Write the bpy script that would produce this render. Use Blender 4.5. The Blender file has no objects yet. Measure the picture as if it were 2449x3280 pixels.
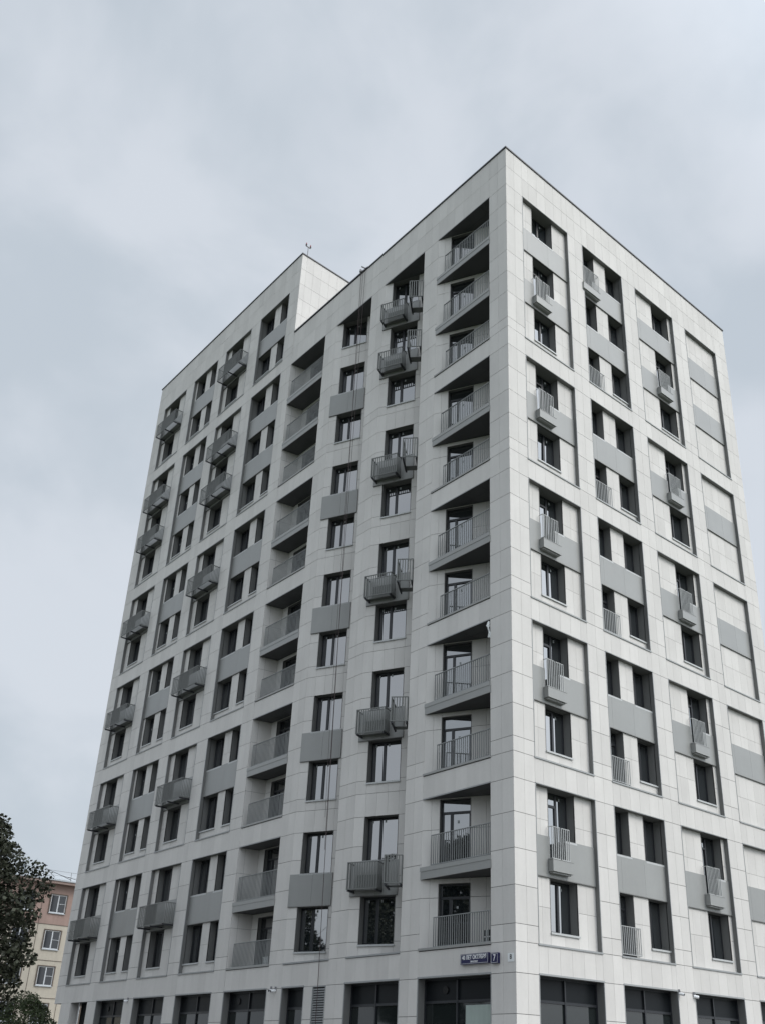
import bpy, math, random
from mathutils import Vector, Matrix
C = bpy.context.scene.collection
R = math.radians
random.seed(7)
S = bpy.context.scene

# ------------------------------------------------------------------ camera
cam_d = bpy.data.cameras.new("camera"); cam = bpy.data.objects.new("camera", cam_d); C.objects.link(cam)
S.camera = cam
rt = Vector((0.74735, -0.66389, 0.0268)); up = Vector((-0.29999, -0.30117, 0.90515)); fw = Vector((0.59285, 0.68451, 0.42424))
cam.matrix_world = Matrix(((rt.x, up.x, -fw.x, -22.28), (rt.y, up.y, -fw.y, -21.06), (rt.z, up.z, -fw.z, 1.60), (0, 0, 0, 1)))
cam_d.sensor_fit = 'HORIZONTAL'; cam_d.sensor_width = 36.0
cam_d.lens = 36.0 * 3087.67 / 2449
cam_d.shift_x = -132.97 / 2449; cam_d.shift_y = 344.63 / 2449
cam_d.clip_start = 0.1; cam_d.clip_end = 2000

# ------------------------------------------------------------------ sky
SUN_EL, SUN_AZ = 42.0, -68.0        # azimuth of the hidden sun measured from +x towards +y
sd = Vector((math.cos(R(SUN_EL)) * math.cos(R(SUN_AZ)), math.cos(R(SUN_EL)) * math.sin(R(SUN_AZ)), math.sin(R(SUN_EL))))
W = bpy.data.worlds.new("World"); S.world = W; W.use_nodes = True
nt = W.node_tree; N = nt.nodes; L = nt.links; N.clear()
out = N.new("ShaderNodeOutputWorld"); bg = N.new("ShaderNodeBackground"); bg.inputs[1].default_value = 0.1
sky = N.new("ShaderNodeTexSky"); sky.sky_type = 'NISHITA'; sky.sun_disc = False
sky.sun_elevation = R(SUN_EL); sky.sun_rotation = R(90 - SUN_AZ); sky.air_density = 1.5; sky.dust_density = 3.0
tc = N.new("ShaderNodeTexCoord"); mp = N.new("ShaderNodeMapping"); mp.inputs['Scale'].default_value = (1.0, 1.0, 1.25)
mp.inputs['Location'].default_value = (3.3, 0.5, 2.2)
L.new(tc.outputs['Generated'], mp.inputs[0])
n1 = N.new("ShaderNodeTexNoise"); n1.inputs['Scale'].default_value = 4.3; n1.inputs['Detail'].default_value = 5.0
n1.inputs['Roughness'].default_value = 0.5; n1.inputs['Distortion'].default_value = 0.25
L.new(mp.outputs[0], n1.inputs['Vector'])
r1 = N.new("ShaderNodeValToRGB"); r1.color_ramp.interpolation = 'EASE'
r1.color_ramp.elements[0].position = 0.33; r1.color_ramp.elements[0].color = (5.62, 6.25, 6.95, 1)
r1.color_ramp.elements[1].position = 0.62; r1.color_ramp.elements[1].color = (6.95, 7.43, 8.1, 1)
L.new(n1.outputs['Fac'], r1.inputs[0])
mx = N.new("ShaderNodeMix"); mx.data_type = 'RGBA'; mx.inputs[0].default_value = 0.93
L.new(sky.outputs[0], mx.inputs[6]); L.new(r1.outputs[0], mx.inputs[7])
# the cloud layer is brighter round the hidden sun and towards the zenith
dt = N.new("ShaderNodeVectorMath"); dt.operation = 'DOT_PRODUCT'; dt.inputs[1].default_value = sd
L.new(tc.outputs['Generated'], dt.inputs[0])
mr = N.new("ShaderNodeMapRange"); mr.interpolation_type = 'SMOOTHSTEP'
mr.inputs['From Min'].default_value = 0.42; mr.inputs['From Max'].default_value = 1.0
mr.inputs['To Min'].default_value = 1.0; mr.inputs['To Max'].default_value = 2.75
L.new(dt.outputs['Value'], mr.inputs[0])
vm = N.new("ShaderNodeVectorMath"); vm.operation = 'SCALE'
d2 = N.new("ShaderNodeVectorMath"); d2.operation = 'DOT_PRODUCT'; d2.inputs[1].default_value = Vector((-.93, .1, .35)).normalized()  # added out-of-view sky brightening towards -x, lifts the left facade
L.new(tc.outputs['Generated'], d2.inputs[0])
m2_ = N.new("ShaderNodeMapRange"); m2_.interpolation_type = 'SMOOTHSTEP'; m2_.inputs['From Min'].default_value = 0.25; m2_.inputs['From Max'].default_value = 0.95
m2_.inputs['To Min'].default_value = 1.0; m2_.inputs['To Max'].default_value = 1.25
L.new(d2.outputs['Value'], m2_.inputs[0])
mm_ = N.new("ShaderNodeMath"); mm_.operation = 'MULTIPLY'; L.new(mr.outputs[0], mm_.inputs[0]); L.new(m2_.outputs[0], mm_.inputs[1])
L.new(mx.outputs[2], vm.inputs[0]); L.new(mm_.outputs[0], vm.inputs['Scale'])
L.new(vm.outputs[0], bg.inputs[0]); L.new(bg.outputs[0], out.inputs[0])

sun_d = bpy.data.lights.new("sun", 'SUN'); sun_d.energy = 1.5; sun_d.angle = R(25); sun_d.color = (1, 0.96, 0.90)
sun = bpy.data.objects.new("sun", sun_d); C.objects.link(sun)
sun.rotation_euler = (-sd).to_track_quat('-Z', 'Y').to_euler(); sun.location = (0, -40, 60)

S.view_settings.view_transform = 'Standard'; S.view_settings.look = 'None'
S.view_settings.exposure = 0.0; S.view_settings.gamma = 1.0; S.view_settings.use_curve_mapping = False
S.render.engine = 'CYCLES'

# ------------------------------------------------------------------ materials
def mat(name, col, rough=0.6, spec=0.4, metal=0.0, island=0.0, stain=0.0, stain_scale=0.6, bump=0.0, bump_scale=40, ior=1.5, fine=0.0, streak=0.0):
    m = bpy.data.materials.new(name); m.use_nodes = True
    t = m.node_tree; n = t.nodes; l = t.links; b = n['Principled BSDF']
    b.inputs['Roughness'].default_value = rough; b.inputs['Metallic'].default_value = metal
    b.inputs['IOR'].default_value = ior; b.inputs['Specular IOR Level'].default_value = spec
    last = None
    def mul(prev, src, lo, hi):
        mr_ = n.new("ShaderNodeMapRange"); mr_.inputs['To Min'].default_value = lo; mr_.inputs['To Max'].default_value = hi
        l.new(src, mr_.inputs[0])
        if prev is None: return mr_.outputs[0]
        mm = n.new("ShaderNodeMath"); mm.operation = 'MULTIPLY'; l.new(prev, mm.inputs[0]); l.new(mr_.outputs[0], mm.inputs[1]); return mm.outputs[0]
    tc_ = n.new("ShaderNodeTexCoord")
    if island:
        g = n.new("ShaderNodeNewGeometry"); last = mul(last, g.outputs['Random Per Island'], 1 - island, 1 + island)
    def noise(scale, detail, rg, sc=None):
        nz = n.new("ShaderNodeTexNoise"); nz.inputs['Scale'].default_value = scale; nz.inputs['Detail'].default_value = detail; nz.inputs['Roughness'].default_value = rg
        if sc:
            mp_ = n.new("ShaderNodeMapping"); mp_.inputs['Scale'].default_value = sc; l.new(tc_.outputs['Object'], mp_.inputs[0]); l.new(mp_.outputs[0], nz.inputs['Vector'])
        else: l.new(tc_.outputs['Object'], nz.inputs['Vector'])
        return nz
    if stain: last = mul(last, noise(stain_scale, 6, 0.6).outputs['Fac'], 1 - stain, 1 + stain)
    if fine: last = mul(last, noise(9, 5, 0.7).outputs['Fac'], 1 - fine, 1 + fine)
    if streak: last = mul(last, noise(3.0, 4, 0.6, (1, 1, 0.12)).outputs['Fac'], 1 - streak, 1 + streak)
    if last is None: b.inputs['Base Color'].default_value = (*col, 1)
    else:
        v = n.new("ShaderNodeVectorMath"); v.operation = 'SCALE'; v.inputs[0].default_value = col; l.new(last, v.inputs['Scale'])
        l.new(v.outputs[0], b.inputs['Base Color'])
    if bump:
        nz = noise(bump_scale, 4, 0.6); bp = n.new("ShaderNodeBump"); bp.inputs['Strength'].default_value = bump; bp.inputs['Distance'].default_value = 0.01
        l.new(nz.outputs['Fac'], bp.inputs['Height']); l.new(bp.outputs[0], b.inputs['Normal'])
    return m
M = {}
M['tile'] = mat('fibre_cement_tile', (0.605, 0.588, 0.562), 0.75, 0.25, island=0.05, stain=0.09, stain_scale=0.8, fine=0.05, streak=0.08, bump=0.15, bump_scale=30)
M['joint'] = mat('joint_backing', (0.06, 0.06, 0.06), 0.9)  # dark substrate behind the tile and panel joints
M['dark_metal'] = mat('dark_reveal_metal', (0.165, 0.165, 0.16), 0.55, 0.4, stain=0.08, fine=0.06)
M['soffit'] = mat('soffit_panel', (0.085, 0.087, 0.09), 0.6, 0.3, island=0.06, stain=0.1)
M['grey_panel'] = mat('grey_spandrel_panel', (0.275, 0.278, 0.268), 0.36, 0.5, island=0.05, stain=0.09, stain_scale=0.9, fine=0.04, streak=0.06, bump=0.05, bump_scale=12)
M['flash'] = mat('grey_flashing', (0.30, 0.31, 0.31), 0.45, 0.5, stain=0.08)
M['coping'] = mat('dark_coping', (0.045, 0.047, 0.055), 0.5)
M['rail'] = mat('railing_paint', (0.24, 0.25, 0.248), 0.5, 0.4, fine=0.05)
M['rail_light'] = mat('railing_paint_pale', (0.40, 0.41, 0.405), 0.5, 0.4, fine=0.05)
M['basket'] = mat('basket_paint', (0.165, 0.17, 0.163), 0.5, 0.4, fine=0.05)
M['frame'] = mat('window_frame_anthracite', (0.018, 0.020, 0.024), 0.4, 0.5)
M['glass'] = mat('window_glass', (0.012, 0.016, 0.019), 0.02, 0.5, ior=3.6, bump=0.03, bump_scale=1.6)
M['shop_glass'] = mat('shop_glass', (0.014, 0.018, 0.018), 0.04, 0.5, ior=1.55, bump=0.03, bump_scale=1.2)
M['black_panel'] = mat('shop_panel_black', (0.007, 0.009, 0.011), 0.4, 0.2)
M['sticker'] = mat('window_sticker', (0.30, 0.32, 0.32), 0.7)
M['sill'] = mat('metal_sill', (0.46, 0.47, 0.465), 0.4, 0.5, fine=0.05)
M['blue'] = mat('sign_blue', (0.011, 0.011, 0.062), 0.35, 0.5)
M['white'] = mat('sign_white', (0.75, 0.76, 0.77), 0.5)
M['white_plate'] = mat('plate_white', (0.72, 0.74, 0.74), 0.6)
M['black'] = mat('black_paint', (0.01, 0.01, 0.01), 0.5)
M['red'] = mat('red_lamp_glass', (0.25, 0.02, 0.03), 0.25, 0.5)
M['steel'] = mat('galvanised_steel', (0.2, 0.2, 0.21), 0.5)
M['rope'] = mat('brown_rope', (0.075, 0.055, 0.055), 0.8)
M['curtain'] = mat('pale_curtain', (0.34, 0.40, 0.37), 0.9, streak=0.3)

# ------------------------------------------------------------------ mesh helper
class MB:
    def __init__(s): s.v = []; s.f = []; s.mi = []
    def add(s, vs, fs, mi=0):
        o = len(s.v); s.v += [tuple(x) for x in vs]; s.f += [tuple(i + o for i in f) for f in fs]; s.mi += [mi] * len(fs); return s
    def box(s, x0, x1, y0, y1, z0, z1, mi=0):
        if x0 > x1: x0, x1 = x1, x0
        if y0 > y1: y0, y1 = y1, y0
        return s.add([(x0, y0, z0), (x1, y0, z0), (x1, y1, z0), (x0, y1, z0), (x0, y0, z1), (x1, y0, z1), (x1, y1, z1), (x0, y1, z1)],
                     [(0, 3, 2, 1), (4, 5, 6, 7), (0, 1, 5, 4), (1, 2, 6, 5), (2, 3, 7, 6), (3, 0, 4, 7)], mi)
    def quad(s, a, b, c, d, mi=0): return s.add([a, b, c, d], [(0, 1, 2, 3)], mi)
    def prism(s, poly, z0, z1, mi=0):
        n = len(poly); vs = [(p[0], p[1], z0) for p in poly] + [(p[0], p[1], z1) for p in poly]
        fs = [tuple(range(n))[::-1], tuple(range(n, 2 * n))] + [(i, (i + 1) % n, n + (i + 1) % n, n + i) for i in range(n)]
        return s.add(vs, fs, mi)
    def bar(s, a, b, w, mi=0, w2=None):
        a = Vector(a); b = Vector(b); d = (b - a).normalized(); w2 = w if w2 is None else w2
        u = d.cross(Vector((0, 0, 1))); u = Vector((1, 0, 0)) if u.length < 1e-3 else u.normalized(); v = d.cross(u)
        vs = [p + u * (i * w / 2) + v * (j * w2 / 2) for p in (a, b) for i, j in ((-1, -1), (1, -1), (1, 1), (-1, 1))]
        return s.add(vs, [(3, 2, 1, 0), (4, 5, 6, 7), (0, 1, 5, 4), (1, 2, 6, 5), (2, 3, 7, 6), (3, 0, 4, 7)], mi)
    def tube(s, a, b, r0, r1=None, n=10, mi=0):
        a = Vector(a); b = Vector(b); r1 = r0 if r1 is None else r1; d = (b - a).normalized()
        u = d.cross(Vector((0, 0, 1))); u = Vector((1, 0, 0)) if u.length < 1e-3 else u.normalized(); v = d.cross(u)
        vs = [p + (u * math.cos(2 * math.pi * k / n) + v * math.sin(2 * math.pi * k / n)) * r for p, r in ((a, r0), (b, r1)) for k in range(n)]
        return s.add(vs, [tuple(range(n))[::-1], tuple(range(n, 2 * n))] + [(k, (k + 1) % n, n + (k + 1) % n, n + k) for k in range(n)], mi)
    def mesh(s, name, mats):
        me = bpy.data.meshes.new(name); me.from_pydata(s.v, [], s.f)
        for m in (mats if isinstance(mats, (list, tuple)) else [mats]): me.materials.append(m)
        for p, i in zip(me.polygons, s.mi): p.material_index = i
        me.update(); return me
def link(name, me, parent=None, loc=(0, 0, 0), rz=0.0, label=None):
    o = bpy.data.objects.new(name, me); C.objects.link(o); o.location = loc; o.rotation_euler = (0, 0, rz)
    if parent: o.parent = parent
    if label: o['label'] = label
    return o
def thing(name, label, cat, loc=(0, 0, 0), rz=0.0, group=None, me=None):
    o = link(name, me, None, loc, rz); o['label'] = label; o['category'] = cat
    if group: o['group'] = group
    return o
def structure(name, me):
    o = link(name, me); o['kind'] = 'structure'; return o

# ------------------------------------------------------------------ ground
GM = {}
GM['asphalt'] = mat('asphalt', (0.055, 0.055, 0.057), 0.9, island=0, stain=0.3, stain_scale=0.3, fine=0.2)
GM['paving'] = mat('paving', (0.24, 0.235, 0.225), 0.85, stain=0.2, stain_scale=0.5, fine=0.15)
GM['earth'] = mat('grassy_earth', (0.055, 0.075, 0.035), 0.95, stain=0.4, stain_scale=0.4, fine=0.3)
GM['kerb'] = mat('kerb_stone', (0.32, 0.32, 0.31), 0.8, stain=0.15)
structure('ground', MB().quad((-600, -600, -0.14), (600, -600, -0.14), (600, 600, -0.14), (-600, 600, -0.14)).mesh('ground', GM['earth']))
structure('pavement', MB().box(-5.5, 30, -6, 70, -0.13, -0.004).mesh('pavement', GM['paving']))
structure('road', MB().quad((-14, -300, -0.125), (-6, -300, -0.125), (-6, 300, -0.125), (-14, 300, -0.125)).mesh('road', GM['asphalt']))
structure('side_road', MB().quad((-5.7, -13, -0.128), (300, -13, -0.128), (300, -6.2, -0.128), (-5.7, -6.2, -0.128)).mesh('side_road', GM['asphalt']))
structure('kerb', MB().box(-5.65, -5.5, -6, 70, -0.13, 0.01).mesh('kerb', GM['kerb']))
structure('far_pavement', MB().box(-26, -14.2, -40, 60, -0.13, -0.006).mesh('far_pavement', GM['paving']))

# ================================================================== APARTMENT BUILDING
Z0 = 10.35                     # height of the reference line above the ground
B = thing('apartment_building', 'large light grey panel clad apartment block with stepped roof and recessed windows filling the view', 'apartment building')
RZ = {'R': 0.0, 'L': -math.pi / 2}
TH_B = math.atan(0.45); TH_A = math.atan(0.505)
# a frame: origin, rotation about z. local x runs to the viewer's right along the wall, local y into the building
FR = {'R': ((0, 0), 0.0), 'L': ((0, 0), -math.pi / 2), 'A': ((0, 4.44), -math.pi / 2 + TH_A), 'B': ((0, 8.40), -math.pi / 2 + TH_B), 'C': ((0, 12.43), -math.pi / 2 + TH_B)}
def part(name, me, fr='R', x=0, y=0, z=0, label=None, parent=None):
    (ox, oy), a = FR[fr]
    wx = ox + x * math.cos(a) - y * math.sin(a); wy = oy + x * math.sin(a) + y * math.cos(a)
    return link(name, me, parent or B, (wx, wy, z + Z0), a, label)

def tiles(mb, us, zs, d=0.0, skip=(), g=0.008, gv=0.0035, back=True, bi=1, th=0.02):
    """tiles between the seams us (sorted) and zs; mi 0 = tile, bi = joint backing"""
    us = sorted(us); zs = sorted(zs)
    for a, b in zip(us, us[1:]):
        for c, e in zip(zs, zs[1:]):
            mu, mz = (a + b) / 2, (c + e) / 2
            if any(s[0] < mu < s[1] and s[2] < mz < s[3] for s in skip): continue
            x0, x1, z0, z1 = a + gv, b - gv, c + g, e - g
            mb.add([(x0, d, z0), (x1, d, z0), (x1, d, z1), (x0, d, z1), (x0, d + th, z0), (x1, d + th, z0), (x1, d + th, z1), (x0, d + th, z1)],
                   [(0, 1, 2, 3), (0, 4, 5, 1), (1, 5, 6, 2), (2, 6, 7, 3), (3, 7, 4, 0)], 0)
            if back: mb.quad((a, d + th - .003, c), (b, d + th - .003, c), (b, d + th - .003, e), (a, d + th - .003, e), bi)
def split(a, b, step=0.575):
    n = max(1, round(abs(b - a) / step)); return [a + (b - a) * i / n for i in range(n + 1)]

GR = {1: (0.0, -5.1, 2), 2: (6.0, 0.9, 2), 3: (12.0, 6.9, 2), 4: (18.0, 12.9, 2), 5: (27.05, 18.93, 3), 6: (33.05, 27.95, 2)}
PIER_LOW = []
for g_ in (1, 2, 3, 4): PIER_LOW += [GR[g_][0] + t for t in (0, -1.12, -2.28, -3.42, -4.58, -5.1)]
PIER_LOW += [18.93, 19.42, 20.8, 21.94, 23.11, 24.8, 25.93, 27.05]
GROUNDS = [-6.0, -7.15, -8.3, -9.4, -10.35]
TOP, TOP6 = 29.32, 35.43
pier_z = sorted(set(GROUNDS + PIER_LOW + [28.2, TOP]))
pier_z6 = sorted(set(GROUNDS + PIER_LOW + [27.95] + [33.05 + t for t in (0, -1.12, -2.28, -3.42, -4.58)] + [34.3, TOP6]))

RC = [(1.03, 4.12), (5.16, 8.16), (9.21, 12.38), (13.48, 16.35)]; REND = 17.45
LCOL = {'A': (1.06, 4.44), 'B': (5.42, 8.40), 'C': (9.47, 12.43), 'D': (13.45, 16.68), 'E': (17.71, 20.83), 'F': (21.89, 24.92), 'G': (25.94, 29.01), 'H': (30.10, 33.20)}
LEND, STEP = 34.31, 16.71

# ---- right facade wall
mb = MB()
def piers(mb, edges, zs):
    for a, b in edges: tiles(mb, [a, (a + b) / 2, b], zs)
re = [0] + [x for c in RC for x in c] + [REND]
piers(mb, [(re[i], re[i + 1]) for i in range(0, len(re), 2)], pier_z)
for i, (a, b) in enumerate(RC):
    us = [a] + [a + 0.42 + 0.575 * k for k in range(5)] + [b]
    for z1, z0 in ((-5.1, -6.0), (0.9, 0), (6.9, 6), (12.9, 12), (18.93, 18)): tiles(mb, us, [z0, z1])
    tiles(mb, us, [27.05, 28.2, TOP])
part('wall', mb.mesh('wall_front', [M['tile'], M['joint']]), 'R')
# ---- left facade wall
def S_(y): return -y
mb = MB()
le = [0]
for k in 'ABCD': le += list(LCOL[k])
piers(mb, [(S_(1.06), 0), (S_(5.42), S_(4.44)), (S_(9.47), S_(8.40)), (S_(13.45), S_(12.43))], pier_z)
piers(mb, [(S_(STEP), S_(16.68))], pier_z)
for k in 'ABCD':
    a, b = S_(LCOL[k][1]), S_(LCOL[k][0]); us = split(a, b)
    rows = ((-5.1, -6.0), (0.9, 0), (6.9, 6), (12.9, 12), (18.93, 18)) if k in 'AD' else ((-5.1, -6.0),)
    for z1, z0 in rows: tiles(mb, us, [z0, z1], g=.005, gv=.002)
    tiles(mb, us, [27.05, 28.2, TOP], g=.005, gv=.002)
part('wall', mb.mesh('wall_side_low', [M['tile'], M['joint']]), 'L')
mb = MB()
piers(mb, [(S_(17.71), S_(STEP)), (S_(21.89), S_(20.83)), (S_(25.94), S_(24.92)), (S_(30.10), S_(29.01))], pier_z6)
tiles(mb, [S_(LEND), S_(33.76), S_(33.20)], [z for z in pier_z6 if z > -6.01])
for k in 'EFGH':
    a, b = S_(LCOL[k][1]), S_(LCOL[k][0]); us = split(a, b)
    for z1, z0 in ((-5.1, -6.0), (0.9, 0), (6.9, 6), (12.9, 12), (18.93, 18), (27.95, 27.05)): tiles(mb, us, [z0, z1], g=.004, gv=.0015)
    tiles(mb, us, [33.05, 34.3, TOP6], g=.004, gv=.0015)
part('wall', mb.mesh('wall_side_tall', [M['tile'], M['joint']]), 'L')
# tall block's own side above the low roof (faces -y)
mb = MB(); tiles(mb, [0, .34] + [.86 + .575 * k for k in range(29)] + [REND], [28.9, 29.69, 30.85, 32.0, 33.15, 34.32, TOP6])
part('wall', mb.mesh('wall_step', [M['tile'], M['joint']]), 'R', 0, STEP)
# far sides, roofs and the cores that close the volume
mb = MB()
mb.quad((REND, .02, -Z0), (REND, LEND, -Z0), (REND, LEND, TOP), (REND, .02, TOP))
mb.quad((REND, STEP + .02, TOP), (REND, LEND, TOP), (REND, LEND, TOP6), (REND, STEP + .02, TOP6))
mb.quad((.0, LEND, -6), (REND, LEND, -6), (REND, LEND, TOP6), (.0, LEND, TOP6))
mb.quad((2.6, LEND, -Z0), (REND, LEND, -Z0), (REND, LEND, -6), (2.6, LEND, -6))
link('wall', mb.mesh('wall_rear', M['tile']), B, (0, 0, Z0))
mb = MB(); mb.box(.25, REND - .02, .25, STEP, 28.6, 28.75); mb.box(.25, REND - .02, STEP + .25, LEND - .02, 34.7, 34.85)
rf = link('roof', mb.mesh('roof', M['dark_metal']), B, (0, 0, Z0))
mb = MB()
mb.box(-.045, .3, -.045, 9.95, TOP, TOP + .075); mb.box(-.05, .3, 9.95, STEP - .02, TOP + .05, TOP + .125); mb.box(.3, REND + .04, -.045, .3, TOP, TOP + .075)
mb.box(-.045, .3, STEP - .045, LEND + .045, TOP6, TOP6 + .075); mb.box(.3, REND + .04, STEP - .045, STEP + .3, TOP6, TOP6 + .075)
mb.box(REND - .3, REND + .04, .3, STEP - .05, TOP, TOP + .075); mb.box(REND - .3, REND + .04, STEP + .3, LEND, TOP6, TOP6 + .075)
link('coping', mb.mesh('coping', M['coping']), rf, (0, 0, 0))

# ---- windows ------------------------------------------------------------------
cache = {}
def win_meshes(w, h, t, mull, trans=(), door=None, off=0.0, kind='std', sill=True, stick=()):
    """local x 0..w, z -h..0 (0 = head), y 0..t inwards. door=(dw,dh): left part dw wide reaches down to -dh"""
    key = (round(w, 3), round(h, 3), round(t, 3), tuple(mull), tuple(trans), door, kind, sill, tuple(stick), off)
    if key in cache: return cache[key]
    lin = MB(); fr = MB(); gl = MB(); si = MB(); st = MB()
    y0 = off
    dw, dh = door if door else (0, h)
    lh = dh if door else h
    lin.quad((0, y0, -lh), (0, y0, 0), (0, t + .06, 0), (0, t + .06, -lh))
    lin.quad((w, y0, 0), (w, y0, -h), (w, t + .06, -h), (w, t + .06, 0))
    lin.quad((0, y0, -.001), (w, y0, -.001), (w, t + .06, -.001), (0, t + .06, -.001))
    if door:
        lin.quad((0, y0, -dh), (dw, y0, -dh), (dw, t + .06, -dh), (0, t + .06, -dh))
        if dw < w:
            lin.quad((dw, y0, -dh), (dw, y0, -h), (dw, t + .06, -h), (dw, t + .06, -dh))
    if dw < w: lin.quad((dw, y0, -h), (w, y0, -h), (w, t + .06, -h), (dw, t + .06, -h))
    # slim metal casing round the opening
    lin.box(-.022, 0, y0 - .008, y0 + .03, -h if not door else -dh, 0); lin.box(w, w + .022, y0 - .008, y0 + .03, -h, 0)
    # frame
    F = .045
    def ring(x0, x1, z0, z1, yy=t, f=F, dep=.06):
        fr.box(x0, x0 + f, yy - .0, yy + dep, z0, z1); fr.box(x1 - f, x1, yy, yy + dep, z0, z1)
        fr.box(x0 + f, x1 - f, yy, yy + dep, z1 - f, z1); fr.box(x0 + f, x1 - f, yy, yy + dep, z0, z0 + f)
    if door:
        ring(0, dw, -dh, 0)
        fr.box(F, dw - F, t - .015, t + .04, -.50, -.42)          # transom over the leaf
        for (z0, z1) in ((-.42, -F), (-dh + .16, -.50)): gl.quad((F, t + .03, z0), (dw - F, t + .03, z0), (dw - F, t + .03, z1), (F, t + .03, z1))
        fr.box(F, F + .035, t - .02, t + .03, -dh + F, -.5); fr.box(dw - F - .04, dw - F, t - .02, t + .03, -dh + F, -.5); fr.box(F + .05, dw - F - .05, t - .02, t + .03, -dh + F, -dh + .16)
        if dw > 1.05: fr.box(.34 * dw - .045, .34 * dw + .045, t - .02, t + .05, -dh + F, -.5)
        if dw < w:
            ring(dw, w, -h, 0); gl.quad((dw + F, t + .03, -h + F), (w - F, t + .03, -h + F), (w - F, t + .03, -F), (dw + F, t + .03, -F))
    else:
        ring(0, w, -h, 0)
        xs = [F] + [m * w for m in mull] + [w - F]
        for m in mull: fr.box(m * w - .038, m * w + .038, t - .015, t + .05, -h + F, -F)
        for q in trans: fr.box(F, w - F, t - .01, t + .055, q - .04, q + .04)
        # opening sash
        if mull:
            x1 = mull[0] * w - .038
            fr.box(F, F + .028, t - .02, t + .03, -h + F, -F); fr.box(x1 - .022, x1, t - .02, t + .03, -h + F, -F)
            fr.box(F + .045, x1 - .03, t - .02, t + .03, -F - .045, -F); fr.box(F + .045, x1 - .03, t - .02, t + .03, -h + F, -h + F + .045)
        gl.quad((F, t + .03, -h + F), (w - F, t + .03, -h + F), (w - F, t + .03, -F), (F, t + .03, -F))
    for (sx, sz) in stick: st.box(sx - .035, sx + .035, t + .022, t + .028, sz - .05, sz + .05)
    if sill:
        a0 = dw if door else 0
        if a0 < w - .1: si.box(a0 - .03 if not door else a0, w + .04, y0 - .05, y0 + .02, -h - .035, -h + .004); si.box(a0 - .03 if not door else a0, w + .04, y0 - .05, y0 - .042, -h - .06, -h - .035)
    res = (lin.mesh('window_lining', M['dark_metal']), fr.mesh('window_frame', M['frame']), gl.mesh('window_pane', M['glass']), si.mesh('window_sill', M['sill']) if si.v else None, st.mesh('window_sticker', M['sticker']) if st.v else None)
    cache[key] = res; return res
def window(fr, x, y, z, w, h, t, mull=(0.5,), name='window', **k):
    ms = win_meshes(w, h, t, mull, **k)
    o = part(name, ms[0], fr, x, y, z)
    link('frame', ms[1], o); pn = link('pane', ms[2], o); pn.rotation_euler = (R(random.uniform(-.7, .7)), 0, R(random.uniform(-.45, .45)))
    if ms[3]: link('sill', ms[3], o)
    if ms[4]: link('sticker', ms[4], o)
    return o

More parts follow.
